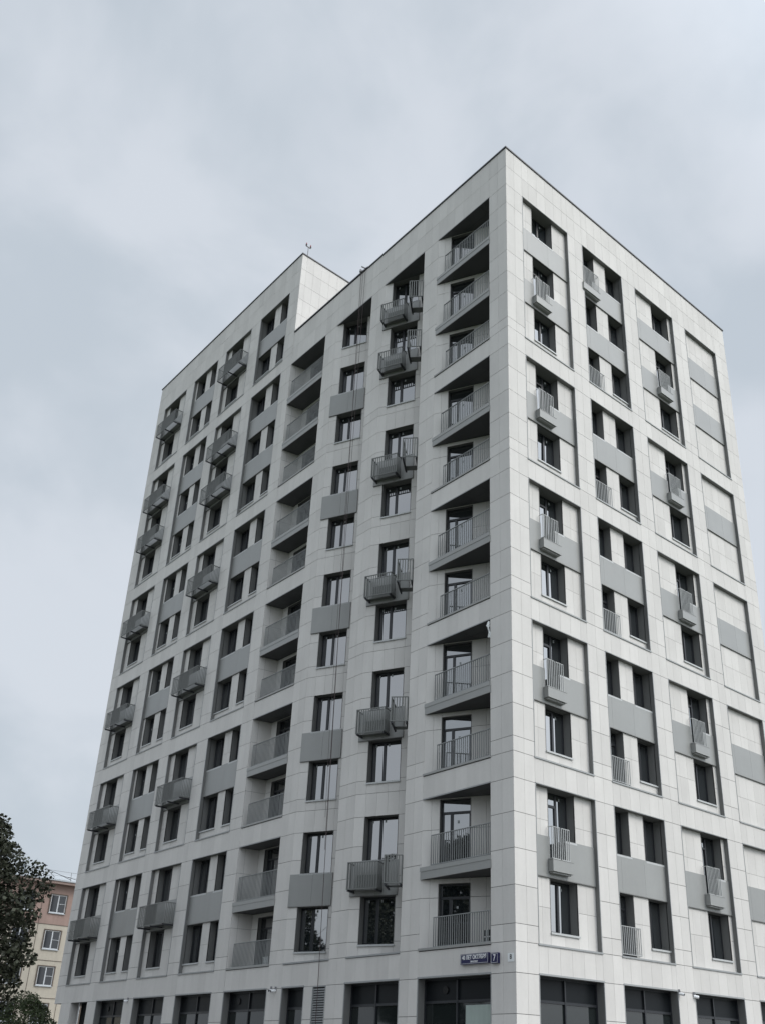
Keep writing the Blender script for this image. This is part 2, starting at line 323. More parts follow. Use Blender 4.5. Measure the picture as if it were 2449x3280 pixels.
def recess(fr, u0, u1, zt, zb, nfl, cols, panel_cut=None, dp=0.18, doors=None, spand=True, left_flush=False, right_flush=False):
    """frame recess: lining, back tiles. cols = [(a,b)] window openings for each floor"""
    lin = MB(); gl = 0.52 if fr == 'R' else 0.49
    lin.quad((u0, -.004, zb), (u0, -.004, zt), (u0, gl if left_flush else dp + .02, zt), (u0, gl if left_flush else dp + .02, zb))
    lin.quad((u1, -.004, zt), (u1, -.004, zb), (u1, gl if right_flush else dp + .02, zb), (u1, gl if right_flush else dp + .02, zt))
    lin.quad((u0, -.004, zt), (u1, -.004, zt), (u1, dp + .02, zt), (u0, dp + .02, zt))
    # casing strips and bottom flashing
    lin.box(u0 - .003, u0 + .022, -.014, .01, zb, zt, 1); lin.box(u1 - .022, u1 + .003, -.014, .01, zb, zt, 1)
    lin.box(u0 - .003, u1 + .003, -.018, .012, zt - .002, zt + .028, 1)
    lin.box(u0 - .02, u1 + .02, -.035, dp + .02, zb - .035, zb + .02, 1)
    part('recess_lining', lin.mesh('recess_lining', [M['dark_metal'], M['flash']]), fr)
    tl = MB()
    def strip(a, b, z0, z1, seam=None, n=None):
        if b - a < .05: return
        us = [a, b] if b - a < .62 else ([a, (a + b) / 2, b] if b - a < 1.4 else split(a, b, .55))
        zs = [z0] + ([seam] if seam and z0 < seam < z1 else []) + [z1]
        tiles(tl, us, zs, dp, g=.005, gv=.003)
    cols = sorted(cols)
    for j in range(nfl):
        top = zt - 3 * j - (0 if j == 0 else -.04); sill = zt - 3 * j - 1.66
        last = j == nfl - 1
        bot = zb + .02 if last else sill + .02
        seam = zt - 3 * j - (1.10 if j == 0 else .92)
        xs = [u0] + [q for c in cols for q in c] + [u1]
        for i in range(0, len(xs), 2):
            strip(xs[i], xs[i + 1], bot, top, seam)
            if j == 0 and xs[i + 1] - xs[i] > .05: tl.quad((xs[i], dp + .03, zb), (xs[i + 1], dp + .03, zb), (xs[i + 1], dp + .03, zt), (xs[i], dp + .03, zt), 1)
        if last:
            for i, c in enumerate(cols):
                if doors and doors.get((j, i)): continue
                strip(c[0], c[1], bot, sill)
    part('back_wall', tl.mesh('back_wall', [M['tile'], M['joint']]), fr)
    if spand:
        for j in range(nfl - 1):
            s = MB(); z1 = zt - 3 * j - 1.66; z0 = zt - 3 * (j + 1) + .055
            cut = panel_cut.get(j) if panel_cut else None
            xs = [u0 + .004, u0 + .42, (u0 + u1) / 2 + .25, u1 - .004]
            if cut: xs = sorted([u0 + .004, cut[0], cut[1], u1 - .004])
            for a, b in zip(xs, xs[1:]):
                zz1 = z1
                if cut and abs(a - cut[0]) < 1e-6: zz1 = zt - 3 * j - 2.40
                s.box(a + .003, b - .003, dp - .045, dp - .02, z0, zz1 + .02 if zz1 == z1 else zz1)
            s.box(u0 + .004, u1 - .004, dp - .06, dp - .01, z0 - .03, z0, 1)
            s.quad((u0, dp, z0 - .03), (u1, dp, z0 - .03), (u1, dp + .02, z0 - .03), (u0, dp + .02, z0 - .03), 2)
            if not cut: s.quad((u0, dp - .01, z0), (u1, dp - .01, z0), (u1, dp - .01, z1), (u0, dp - .01, z1), 2)
            else:
                for a, b, zz in ((u0, cut[0], z1), (cut[0], cut[1], zt - 3 * j - 2.40), (cut[1], u1, z1)): s.quad((a, dp - .01, z0), (b, dp - .01, z0), (b, dp - .01, zz), (a, dp - .01, zz), 2)
            part('spandrel_panel', s.mesh('spandrel_panel', [M['grey_panel'], M['dark_metal'], M['joint']]), fr)

# ---- railings and balconies
def french(w, box=True, two=True, hgt=1.06, pale=True):
    """railing local x 0..w, y 0 front, z 0 bottom ; returns mesh"""
    key = ('fr', w, two, hgt)
    if key in cache: return cache[key]
    m = MB(); b = .022
    secs = [(0, w / 2 - .035), (w / 2 + .035, w)] if two else [(0, w)]
    for a, c in secs:
        m.box(a, c, 0, .03, 0, b); m.box(a, c, 0, .03, hgt - b, hgt)
        n = max(2, round((c - a) / .105)); 
        for i in range(n + 1):
            x = a + (c - a - b) * i / n; m.box(x, x + b, .002, .028, b, hgt - b)
    # returns to the wall
    for x in (0, w - b): m.box(x, x + b, .03, .2, hgt - b, hgt); m.box(x, x + b, .03, .2, 0, b)
    me = m.mesh('railing', M['rail_light']); cache[key] = me; return me
def planter(w):
    key = ('pl', w)
    if key in cache: return cache[key]
    m = MB(); m.box(0, w, -.09, .125, 0, .38); m.box(-.01, w + .01, -.1, .13, .38, .395); m.box(.05, w - .05, -.02, .12, -.05, -.001)
    me = m.mesh('ledge_box', M['grey_panel']); cache[key] = me; return me
def french_balcony(fr, x, z_floor, w, rail_x=0.0, rail_w=None):
    o = part('french_balcony', planter(w), fr, x, 0, z_floor - .38)
    link('railing', french(rail_w or w - .12), o, (rail_x, -.05, .41))
def basket(w, d, h=1.0, pitch=.075, bw=.035, mid=None, screen=True, deck=.3):
    """open air-conditioner basket: x 0..w, y 0 wall .. -d front, z 0..h"""
    k = ('bk', w, d, h, pitch)
    if k in cache: return cache[k]
    m = MB(); t = .035
    for z in (0, h - t):
        m.box(0, w, -d, -d + t, z, z + t); m.box(0, t, -d + t, 0, z, z + t); m.box(w - t, w, -d + t, 0, z, z + t)
    n = round(w / pitch)
    for i in range(n + 1):
        x = (w - bw) * i / n
        m.box(x, x + bw, -d + .004, -d + .018, t, h - t)
    n2 = round(d / pitch)
    for i in range(1, n2):
        y = -d * i / n2
        m.box(.004, .018, y - bw / 2, y + bw / 2, t, h - t); m.box(w - .018, w - .004, y - bw / 2, y + bw / 2, t, h - t)
    if mid:                                       # finer infill behind the middle of the front
        a, b = mid; q = round((b - a) / .05)
        for i in range(q + 1):
            x = a + (b - a) * i / q; m.box(x, x + .03, -d + .03, -d + .042, t, h - t)
        m.box(a, a + .03, -d, -d + t, t, h - t)
    if screen: m.box(.22 * w, w - .04, -d * .5, -d * .5 + .03, .0, .55 * h)
    # deck and brackets
    m.box(.02, w - .02, -d * deck, 0, t + .01, t + .03)
    for x in ((.03, w - .08) if w < 2 else (.06, w * .5, w - .12)): m.box(x, x + .055, -d + .02, .0, -.06, 0, 1)
    me = m.mesh('balcony_basket', [M['basket'], M['coping']]); cache[k] = me; return me

# ---- right facade columns
ST = ()
for g_, (zt, zb, nf) in GR.items():
    if g_ == 6: continue
    # column 1
    a, b = 1.83, 3.17; u0, u1 = RC[0]
    bj = 1 if g_ == 5 else 0
    recess('R', u0, u1, zt, zb, nf, [(a, b)], panel_cut={bj: (a, a + .78)})
    for j in range(nf):
        z = zt - 3 * j + (0 if j == 0 else .03)
        if j == bj: window('R', a, .18, z, b - a, z - (zt - 3 * j - 1.66), .34, name='balcony_door', door=(.78, z - (zt - 3 * j - 2.40)), stick=((.98, -.16),)); french_balcony('R', 1.72, zt - 3 * j - 2.40, 1.0, .02, .88)
        else: window('R', a, .18, z, b - a, z - (zt - 3 * j - 1.66), .34, mull=(.56,), stick=((.95, -.22),))
    # column 2
    u0, u1 = RC[1]; c1 = (u0 + .001, 6.19); c2 = (7.08, u1 - .001)
    recess('R', u0, u1, zt, zb, nf, [c1, c2], doors={(nf - 1, 0): True}, panel_cut=({0: (u0 + .004, 6.0)} if g_ == 5 else None), left_flush=True, right_flush=True)
    for j in range(nf):
        z = zt - 3 * j + (0 if j == 0 else .03); h = z - (zt - 3 * j - 1.66)
        if j == nf - 1:
            window('R', c1[0], .18, z, c1[1] - c1[0], z - (zt - 3 * j) + 2.08, .34, name='balcony_door', door=(c1[1] - c1[0], z - (zt - 3 * j) + 2.06), sill=False)
            part('railing', french(1.16, two=False, hgt=.93), 'R', 5.18, .05, zt - 3 * j - 2.01)
        elif g_ == 5 and j == 0:
            window('R', c1[0], .18, z, c1[1] - c1[0], 1.66, .34, name='balcony_door', door=(.835, 2.40), sill=False)
            french_balcony('R', 5.06, zt - 2.40, 1.2, .1, 1.08)
        else: window('R', c1[0], .18, z, c1[1] - c1[0], h, .34, mull=(.45,))
        window('R', c2[0], .18, z, c2[1] - c2[0], h, .34, mull=(.5,), stick=((.12, -.25),))
    # column 3
    a, b = 10.78, 12.13; u0, u1 = RC[2]
    recess('R', u0, u1, zt, zb, nf, [(a, b)], panel_cut={bj: (a, a + .78)})
    for j in range(nf):
        z = zt - 3 * j + (0 if j == 0 else .03)
        if j == bj: window('R', a, .18, z, b - a, z - (zt - 3 * j - 1.66), .34, name='balcony_door', door=(.78, z - (zt - 3 * j - 2.40))); french_balcony('R', 10.62, zt - 3 * j - 2.40, 1.0, .02, .88)
        else: window('R', a, .18, z, b - a, z - (zt - 3 * j - 1.66), .34, mull=(.5,))
    # column 4, blind
    recess('R', RC[3][0], RC[3][1], zt, zb, nf, [])

# ---- left facade columns E..H
for g_, (zt, zb, nf) in GR.items():
    for k in 'EFGH':
        y0, y1 = LCOL[k]; u0, u1 = -y1, -y0
        T = .31
        if k == 'E':
            c = [(u0 + .001, -19.48), (-18.77, u1 - .001)]
            recess('L', u0, u1, zt, zb, nf, c, left_flush=True, right_flush=True)
        elif k == 'G':
            c = [(-28.78, -27.70), (-27.0, u1 - .001)]
            recess('L', u0, u1, zt, zb, nf, c, right_flush=True)
        elif k == 'F': c = [(-24.44, -23.08)]; recess('L', u0, u1, zt, zb, nf, c)
        else: c = [(-32.68, -31.32)]; recess('L', u0, u1, zt, zb, nf, c)
        for j in range(nf):
            z = zt - 3 * j + (0 if j == 0 else .03); h = z - (zt - 3 * j - 1.66)
            if k in 'FH':
                bal = (j < nf - 1)
                if bal:
                    if k == 'F' or k == 'H':
                        window('L', c[0][0], .18, z, c[0][1] - c[0][0], h, T, name='window', mull=(.5,), sill=False)
                        xb = (-24.62 if k == 'F' else -32.78)
                        part('balcony_basket', basket(2.66, .67, .98, .085, .028, mid=(.75, 1.75), screen=False, deck=.45), 'L', xb, .14, zt - 3 * j - 2.84)
                else: window('L', c[0][0], .18, z, c[0][1] - c[0][0], h, T, mull=(.5,))
            elif k == 'E':
                window('L', c[0][0], .18, z, c[0][1] - c[0][0], h, T, mull=(.42,))
                window('L', c[1][0], .18, z, c[1][1] - c[1][0], h, T, mull=(), name='narrow_window')
            else:
                window('L', c[0][0], .18, z, c[0][1] - c[0][0], h, T, mull=(.5,), stick=((.22, -.62),))
                window('L', c[1][0], .18, z, c[1][1] - c[1][0], h, T, mull=(), name='narrow_window')

# ---- niches B and C: the wall turns inward at an angle
def niche(k, nm, grey, boxes):
    y0, y1 = LCOL[k]; ln = (y1 - y0) / math.cos(TH_B); dx = (y1 - y0) * math.tan(TH_B)
    wa, wb = (.46, 1.86) if k == 'B' else (.45, 1.84)
    tl = MB()
    zs_all = [-5.1] + [z for z in PIER_LOW if z > -5.05]
    extra = [z0_ - 5.1 + 6 for z0_ in (0, 6, 12)]
    right = [wb, wb + .45, wb + 1.0, ln]
    tiles(tl, [0, wa], zs_all + [], g=.0075); tiles(tl, right, zs_all, g=.0075)
    wins = []
    for g_, (zt, zb, nf) in GR.items():
        if g_ == 6: continue
        for j in range(nf):
            z1 = zt - 3 * j + (-.0 if j == 0 else .03); z0 = zt - 3 * j - 1.68; wins.append((z0, z1, g_, j, nf, zt))
    edges = sorted(wins)
    zprev = -5.1
    for z0, z1, *_ in edges:
        if z0 - zprev > .06: tiles(tl, [wa, wa + .47, wa + .94, wb], [zprev] + [z for z in zs_all if zprev + .2 < z < z0 - .2] + [z0], g=.0075)
        zprev = z1
    part('angled_wall', tl.mesh('angled_wall', [M['tile'], M['joint']]), k)
    # soffit, floor ledge, hidden jamb (world aligned local to the building)
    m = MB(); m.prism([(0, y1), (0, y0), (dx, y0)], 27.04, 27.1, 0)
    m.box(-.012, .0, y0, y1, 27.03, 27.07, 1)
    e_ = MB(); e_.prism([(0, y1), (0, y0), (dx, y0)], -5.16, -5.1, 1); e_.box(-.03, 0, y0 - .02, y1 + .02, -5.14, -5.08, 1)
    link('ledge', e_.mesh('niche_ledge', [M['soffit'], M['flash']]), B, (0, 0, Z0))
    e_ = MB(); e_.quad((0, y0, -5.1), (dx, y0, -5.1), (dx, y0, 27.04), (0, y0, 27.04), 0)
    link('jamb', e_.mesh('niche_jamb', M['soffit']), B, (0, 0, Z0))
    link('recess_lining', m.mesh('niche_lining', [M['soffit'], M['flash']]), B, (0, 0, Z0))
    for z0, z1, g_, j, nf, zt in wins:
        window(k, wa, 0, z1, wb - wa, z1 - z0, .32, mull=(.40,), off=0, stick=((.18, -.14), (.72, -.14)))
        if (g_, j) in grey:
            s = MB(); zz1, zz0 = zt - 3 * j - 1.69, zt - 3 * (j + 1) + .05; s0, s1 = (0.0, 1.96)
            s.box(s0, 1.05, -.05, -.022, zz0, zz1); s.box(1.058, s1, -.05, -.022, zz0, zz1); s.box(s0, s1, -.022, -.002, zz0, zz1, 1); s.box(s0, s1, -.055, -.002, zz0 - .025, zz0 - .001, 1)
            part('spandrel_panel', s.mesh('spandrel_panel', [M['grey_panel'], M['dark_metal']]), k)
        if (g_, j) in boxes:
            part('balcony_basket', basket(1.26, .5, 1.0, .105, .042), k, .12, -.05, zt - 3 * j - 2.80)
            o = link('balcony_basket', basket(.66, 1.12, 1.0, .105, .042, screen=False), B, (.36, 6.66, Z0 + zt - 3 * j - 2.80), -math.pi / 4 - .05)
G_ALL = [(5, 1), (4, 0), (3, 0), (2, 0), (1, 0)]
niche('C', 'c', G_ALL, [])
niche('B', 'b', [(5, 0)] + G_ALL, [(5, 0)] + G_ALL)

# ---- loggia A (angled back wall) and loggia D (square)
def rail_run(ln, h, pitch=.105, b=.018, key='run'):
    k = (key, round(ln, 3), h)
    if k in cache: return cache[k]
    m = MB(); m.box(0, ln, -.02, .02, 0, .03); m.box(0, ln, -.022, .022, h - .028, h)
    n = round(ln / pitch)
    for i in range(n + 1):
        x = (ln - b) * i / n; m.box(x, x + b, -.014, .014, .03, h - .028)
    me = m.mesh('loggia_railing', M['rail']); cache[k] = me; return me
y0, y1 = LCOL['A']; lnA = (y1 - y0) / math.cos(TH_A); dxA = (y1 - y0) * math.tan(TH_A)
polyA = [(0, y1), (0, y0), (dxA, y0)]
yD0, yD1 = LCOL['D']; polyD = [(0, yD1), (0, yD0), (.92, yD0), (.92, yD1 - .17)]
lnD = math.hypot(.92, .17)
FR['DL'] = ((.92, yD1 - .17), 0.0)
for g_, (zt, zb, nf) in GR.items():
    if g_ == 6: continue
    tA = MB(); tD = MB(); tDl = MB()
    for j in range(nf):
        ft = zt - 3 * j - (0 if j == 0 else -.21)          # ceiling of this floor
        fl = (zt - 3 * j - 2.40) if j < nf - 1 else zb      # walking level
        zz = [fl, zt - 3 * j - (1.10 if j == 0 else .42), ft]; zz = sorted(set([fl] + [v for v in (zt - 3 * j - 1.10, zt - 3 * j - .42 if j else None) if v and fl < v < ft] + [ft]))
        if j: zz = [fl, zt - 3 * j - .42, ft]
        else: zz = [fl, zt - 1.10, ft]
        hd = ft - .04 if j == 0 else zt - 3 * j + .04      # door head
        zz2 = sorted(set(zz + [hd]))
        tiles(tA, [0, .34, .67], zz, g=.0075); tiles(tA, [1.79, 2.37, 3.1, lnA], zz, g=.0075)
        tiles(tA, [.67, 1.79], [hd, ft], g=.0075)
        window('A', .67, 0, hd, 1.12, hd - fl, .15, name='balcony_door', door=(1.12, hd - fl), sill=False, stick=((.62, -.78),))
        # D
        xa = -(yD1 - .17)
        tiles(tD, [xa, -16.0], zz, .92, g=.0075); tiles(tD, [-14.85, -14.2, -yD0], zz, .92, g=.0075); tiles(tD, [-16.0, -14.85], [hd, ft], .92, g=.0075)
        window('L', -16.0, .92, hd, 1.15, hd - fl, .16, name='balcony_door', door=(1.15, hd - fl), sill=False, stick=((.62, -.78),))
        for a_, b_ in ((0, .30), (.30, lnD)):
            for c_, e_ in zip(zz, zz[1:]):
                def P(s, z, o=0.0): q = s / lnD; return (.92 * q + o * .18, yD1 - .17 * q - o, z)
                tDl.quad(P(a_ + .003, c_ + .005), P(b_ - .003, c_ + .005), P(b_ - .003, e_ - .005), P(a_ + .003, e_ - .005), 0)
        tDl.quad(P(0, fl, -.02), P(lnD, fl, -.02), P(lnD, ft, -.02), P(0, ft, -.02), 1)
        # slabs and rails
        slab = j < nf - 1
        for poly, yy0, yy1, rl, ro in ((polyA, y0, y1, 2.88, 3.94), (polyD, yD0, yD1, 2.97, 16.44)):
            s = MB()
            if slab:
                s.prism(poly, fl - .35, fl - .01, 1)
                s.box(-.03, .0, yy0 - .03, yy1 + .005, fl - .40, fl - .13, 0); s.box(-.045, .06, yy0 - .01, yy1 + .02, fl - .13, fl + .015, 0)
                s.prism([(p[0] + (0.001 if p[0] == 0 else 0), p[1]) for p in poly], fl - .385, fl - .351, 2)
            else:
                s.prism(poly, zb - .06, zb - .001, 1); s.box(-.035, .0, yy0 - .02, yy1 + .02, zb - .03, zb + .045, 0)
            o = link('balcony', s.mesh('balcony_slab', [M['grey_panel'], M['dark_metal'], M['soffit']]), B, (0, 0, Z0))
            hr = 1.04 if slab else .97; ln_ = rl if slab else (rl - .2 if poly is polyA else rl - .15)
            q = link('railing', rail_run(ln_, hr), o, (.02, (yy0 + .02) + ln_, fl + .04), -math.pi / 2)
    m = MB()
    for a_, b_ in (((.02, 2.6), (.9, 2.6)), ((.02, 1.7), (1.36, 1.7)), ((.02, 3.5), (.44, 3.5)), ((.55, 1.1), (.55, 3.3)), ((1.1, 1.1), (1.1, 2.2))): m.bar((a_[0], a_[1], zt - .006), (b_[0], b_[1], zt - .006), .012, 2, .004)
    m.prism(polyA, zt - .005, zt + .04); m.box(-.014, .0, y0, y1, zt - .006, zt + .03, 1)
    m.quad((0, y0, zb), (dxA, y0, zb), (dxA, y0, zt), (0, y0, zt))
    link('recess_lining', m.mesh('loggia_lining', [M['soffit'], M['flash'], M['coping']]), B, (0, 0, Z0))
    m = MB()
    for yy in (14.5, 15.6): m.bar((.02, yy, zt - .006), (.9, yy, zt - .006), .012, 2, .004)
    m.prism(polyD, zt - .005, zt + .04); m.box(-.014, .0, yD0, yD1, zt - .006, zt + .03, 1)
    m.quad((0, yD0, zb), (.92, yD0, zb), (.92, yD0, zt), (0, yD0, zt))
    link('recess_lining', m.mesh('loggia_lining', [M['soffit'], M['flash'], M['coping']]), B, (0, 0, Z0))
    tA.quad((0, .03, zb), (.66, .03, zb), (.66, .03, zt), (0, .03, zt), 1); tA.quad((1.8, .03, zb), (lnA, .03, zb), (lnA, .03, zt), (1.8, .03, zt), 1)
    tD.quad((-14.84, .95, zb), (-yD0, .95, zb), (-yD0, .95, zt), (-14.84, .95, zt), 1)
    part('back_wall', tA.mesh('loggia_wall', [M['tile'], M['joint']]), 'A')
    part('back_wall', tD.mesh('loggia_wall', [M['tile'], M['joint']]), 'L')
    link('back_wall', tDl.mesh('loggia_wall', [M['tile'], M['joint']]), B, (0, 0, Z0))

# ---- ground floor glazing
def shop(fr, u0, u1, vent=None, curtain=False, mull=None, t=.30):
    H = Z0 - 6.0; zt = -6.0
    m = MB(); m.quad((u0, -.004, -H - 6), (u0, -.004, zt), (u0, t + .06, zt), (u0, t + .06, -H - 6)); m.quad((u1, -.004, -H - 6), (u1, -.004, zt), (u1, t + .06, zt), (u1, t + .06, -H - 6)); m.quad((u0, -.004, zt), (u1, -.004, zt), (u1, t + .06, zt), (u0, t + .06, zt))
    m.box(u0 - .02, u0 + .004, -.012, .02, -Z0, zt, 1); m.box(u1 - .004, u1 + .02, -.012, .02, -Z0, zt, 1); m.box(u0 - .02, u1 + .02, -.02, .015, zt - .004, zt + .05, 1)
    o = part('shop_window', m.mesh('shop_window', [M['dark_metal'], M['flash']]), fr)
    ms = mull if mull is not None else [(u0 + u1) / 2 - .05]
    f = MB(); F = .06
    f.box(u0, u0 + F, t, t + .06, -Z0, zt); f.box(u1 - F, u1, t, t + .06, -Z0, zt); f.box(u0 + F, u1 - F, t, t + .06, zt - F, zt); f.box(u0 + F, u1 - F, t - .01, t + .07, -6.76, -6.68)
    for x in ms: f.box(x - .03, x + .03, t - .02, t + .08, -Z0, zt - F)
    f.box(u0 + F, u1 - F, t, t + .06, -Z0, -Z0 + .15)
    link('frame', f.mesh('shop_frame', M['frame']), o)
    p = MB(); p.quad((u0 + F, t + .04, -6.70), (u1 - F, t + .04, -6.70), (u1 - F, t + .04, zt - F), (u0 + F, t + .04, zt - F))
    link('upper_panel', p.mesh('shop_upper_panel', M['black_panel']), o)
    p = MB(); p.quad((u0 + F, t + .04, -Z0 + .1), (u1 - F, t + .04, -Z0 + .1), (u1 - F, t + .04, -6.74), (u0 + F, t + .04, -6.74))
    link('pane', p.mesh('shop_pane', M['shop_glass']), o)
    if vent:
        v = MB(); v.tube((vent, t + .0, -6.36), (vent, t + .05, -6.36), .12, .12, 20); 
        for i in range(5): v.box(vent - .09, vent + .09, t - .008, t - .001, -6.44 + .035 * i, -6.43 + .035 * i)
        link('vent', v.mesh('round_vent', M['black']), o)
    if curtain:
        v = MB(); 
        for i in range(16):
            x = u1 - 1.45 + i * .08; v.quad((x, t + .032 + (.004 if i % 2 else 0), -9.5), (x + .08, t + .032 + (.004 if not i % 2 else 0), -9.5), (x + .08, t + .032 + (.004 if not i % 2 else 0), -6.84), (x, t + .032 + (.004 if i % 2 else 0), -6.84))
        link('curtain', v.mesh('curtain', M['curtain']), o)
for i, (a, b) in enumerate(RC): shop('R', a, b)
for k in 'ABDEFG':
    a, b = -LCOL[k][1], -LCOL[k][0]
    if k == 'B': b = -5.42
    shop('L', a, b, vent={'A': -3.42, 'D': -15.95, 'G': -28.2}.get(k), curtain=(k == 'A'), mull=([-2.86] if k == 'A' else None))
# column C below: narrow window, louvre and piers between
shop('L', -12.38, -10.92, mull=[])
mb = MB(); 
for a_, b_ in ((-10.92, -10.36), (-9.53, -9.47), (-12.43, -12.38)):
    mb = MB(); tiles(mb, [a_, b_], GROUNDS); part('wall', mb.mesh('wall_base', [M['tile'], M['joint']]), 'L')
mb = MB(); mb.box(-10.36, -9.53, .06, .08, -Z0, -6.0, 1)
for x in (-10.36, -9.57): mb.box(x, x + .04, -.01, .06, -Z0, -6.0)
mb.box(-10.32, -9.57, -.01, .06, -6.04, -6.0)
k = 0
while -6.1 - k * .085 > -Z0 + .1:
    z = -6.1 - k * .085; mb.add([(-10.32, .0, z - .045), (-9.57, .0, z - .045), (-9.57, .05, z), (-10.32, .05, z), (-10.32, .0, z - .03), (-9.57, .0, z - .03), (-9.57, .05, z + .012), (-10.32, .05, z + .012)], [(0, 1, 2, 3), (4, 5, 6, 7), (0, 1, 5, 4), (2, 3, 7, 6)]); k += 1
part('vent_louvre', mb.mesh('vent_louvre', [M['flash'], M['black']]), 'L')
# undercut entrance at the far end
mb = MB(); mb.quad((0, 30.1, -6.0), (2.6, 30.1, -6.0), (2.6, LEND, -6.0), (0, LEND, -6.0), 1)
mb.quad((0, 30.1, -Z0), (2.6, 30.1, -Z0), (2.6, 30.1, -6), (0, 30.1, -6), 0); mb.quad((2.6, 30.1, -Z0), (2.6, LEND, -Z0), (2.6, LEND, -6), (2.6, 30.1, -6), 1)
mb.box(.0, .48, 32.13, 33.4, -Z0, -6.001, 0); mb.quad((.6, 30.1, -Z0), (.6, 32.13, -Z0), (.6, 32.13, -6), (.6, 30.1, -6), 2)
link('passage', mb.mesh('passage', [M['tile'], M['soffit'], M['black_panel']]), B, (0, 0, Z0))
mb = MB(); mb.tube((.03, 31.1, -Z0), (.03, 31.1, -6.01), .022, .022, 8)
link('downpipe', mb.mesh('downpipe', M['flash']), B, (0, 0, Z0))

# ================================================================== signs
def text_mesh(s, size, mat_, bold=0.0, align='CENTER', sx=1.0):
    cu = bpy.data.curves.new('t', 'FONT'); cu.body = s; cu.size = size; cu.align_x = align; cu.align_y = 'CENTER'; cu.extrude = .003; cu.offset = bold; cu.resolution_u = 3
    o = bpy.data.objects.new('t', cu); C.objects.link(o)
    dg = bpy.context.evaluated_depsgraph_get(); dg.update()
    me = bpy.data.meshes.new_from_object(o.evaluated_get(dg)); bpy.data.objects.remove(o); bpy.data.curves.remove(cu)
    # stand it up: text x -> local x, text y -> z, facing -y
    for v in me.vertices: x, y, z = v.co; v.co = (x * sx, -z, y)
    me.materials.clear(); me.materials.append(mat_); me.name = 'lettering'; return me
def sign(name, label, cat, yc, zc, w, h, lines, face, th=.10, border=True):
    o = thing(name, label, cat, (-.0, yc, zc + Z0), -math.pi / 2)
    b = MB(); b.box(-w / 2, w / 2, -th, -.004, -h / 2, h / 2); link('case', b.mesh('sign_case', face), o)
    if border:
        q = MB(); e = .018; t = .008; y = -th - .003
        q.box(-w / 2 + e, w / 2 - e, y, y + .004, h / 2 - e - t, h / 2 - e); q.box(-w / 2 + e, w / 2 - e, y, y + .004, -h / 2 + e, -h / 2 + e + t)
        q.box(-w / 2 + e, -w / 2 + e + t, y, y + .004, -h / 2 + e + t, h / 2 - e - t); q.box(w / 2 - e - t, w / 2 - e, y, y + .004, -h / 2 + e + t, h / 2 - e - t)
        link('border', q.mesh('sign_border', M['white']), o)
    for s, size, dz, m_, bold, sx in lines: link('lettering', text_mesh(s, size, m_, bold, sx=sx), o, (0, -th - .002, dz))
sign('street_name_sign', 'long dark blue street name plate reading 40 ЛЕТ ОКТЯБРЯ beside the building corner', 'street sign', 1.70, -5.53, 1.24, .31,
     [('40 ЛЕТ ОКТЯБРЯ', .165, .04, M['white'], .004, .80), ('ПРОСПЕКТ', .068, -.088, M['white'], .002, .9)], M['blue'])
sign('house_number_sign', 'small square dark blue house number plate with a white 7', 'house number', .82, -5.56, .31, .31, [('7', .27, .0, M['white'], .003, .8)], M['blue'])
sign('letter_plate', 'small white plate with a black letter B nearest the building corner', 'sign', .205, -5.57, .26, .25, [('В', .17, .01, M['black'], .004, .8)], M['white_plate'], th=.012, border=False)

# ================================================================== cctv
def cctv(label, x, y, z, rz):
    o = thing('security_camera', label, 'security camera', (x, y, z), rz, 'security cameras under the first floor')
    m = MB(); m.box(-.03, .03, -.06, 0, .03, .14); link('bracket', m.mesh('bracket', M['steel']), o)
    m = MB(); m.tube((0, -.02, 0), (0, -.20, -.03), .05, .055, 14); link('housing', m.mesh('housing', M['white']), o)
    m = MB(); m.tube((0, -.201, -.03), (0, -.215, -.032), .035, .035, 12); link('lens', m.mesh('lens', M['black']), o)
cctv('left one of the white camera pair under the first floor beside the narrow shop window', -.002, 13.10, 4.30, -math.pi / 2 + .5)
cctv('right one of the white camera pair with its lens towards the street', -.002, 12.78, 4.28, -math.pi / 2 - .3)
cctv('small camera high on the pier between the second and third far left shop windows', -.002, 25.45, 4.27, -math.pi / 2 - .5)
cctv('dark lensed camera at the upper right corner of the middle shop window', 8.20, -.002, 4.28, .35)
cctv('white camera at the upper left corner of the third shop window on the bright side', 9.06, -.002, 4.25, .9)

# ================================================================== roof things and ropes
o = thing('obstruction_light', 'tall mast with two red lamps on the upper roof corner', 'roof light', (.5, 17.0, 34.85 + Z0))
m = MB(); m.tube((0, 0, 0), (0, 0, 1.72), .028, .022, 8); m.bar((-.17, 0, 1.72), (.17, 0, 1.72), .05); link('mast', m.mesh('mast', M['steel']), o)
for x in (-.15, .15):
    m = MB(); m.tube((x, 0, 1.745), (x, 0, 1.84), .05, .05, 10); l_ = link('lamp', m.mesh('lamp_base', M['black']), o)
    m = MB(); m.tube((x, 0, 1.84), (x, 0, 1.96), .045, .03, 10); link('red_cover', m.mesh('red_cover', M['red']), l_)
o = thing('obstruction_light', 'low single red lamp on the parapet near the far left roof end', 'roof light', (.3, 32.4, TOP6 + Z0 - .3))
m = MB(); m.tube((0, 0, 0), (0, 0, .72), .02, .02, 8); link('mast', m.mesh('mast', M['steel']), o)
m = MB(); m.tube((0, 0, .72), (0, 0, .84), .05, .05, 10); l_ = link('lamp', m.mesh('lamp_base', M['black']), o)
m = MB(); m.tube((0, 0, .84), (0, 0, .98), .045, .03, 10); link('red_cover', m.mesh('red_cover', M['red']), l_)
def rope(label, pts, r=.009):
    m = MB()
    for a, b in zip(pts, pts[1:]): m.tube(a, b, r, r, 6)
    thing('rope', label, 'rope', (0, 0, 0), 0, 'ropes hanging down the facade', me=m.mesh('rope', M['rope']))
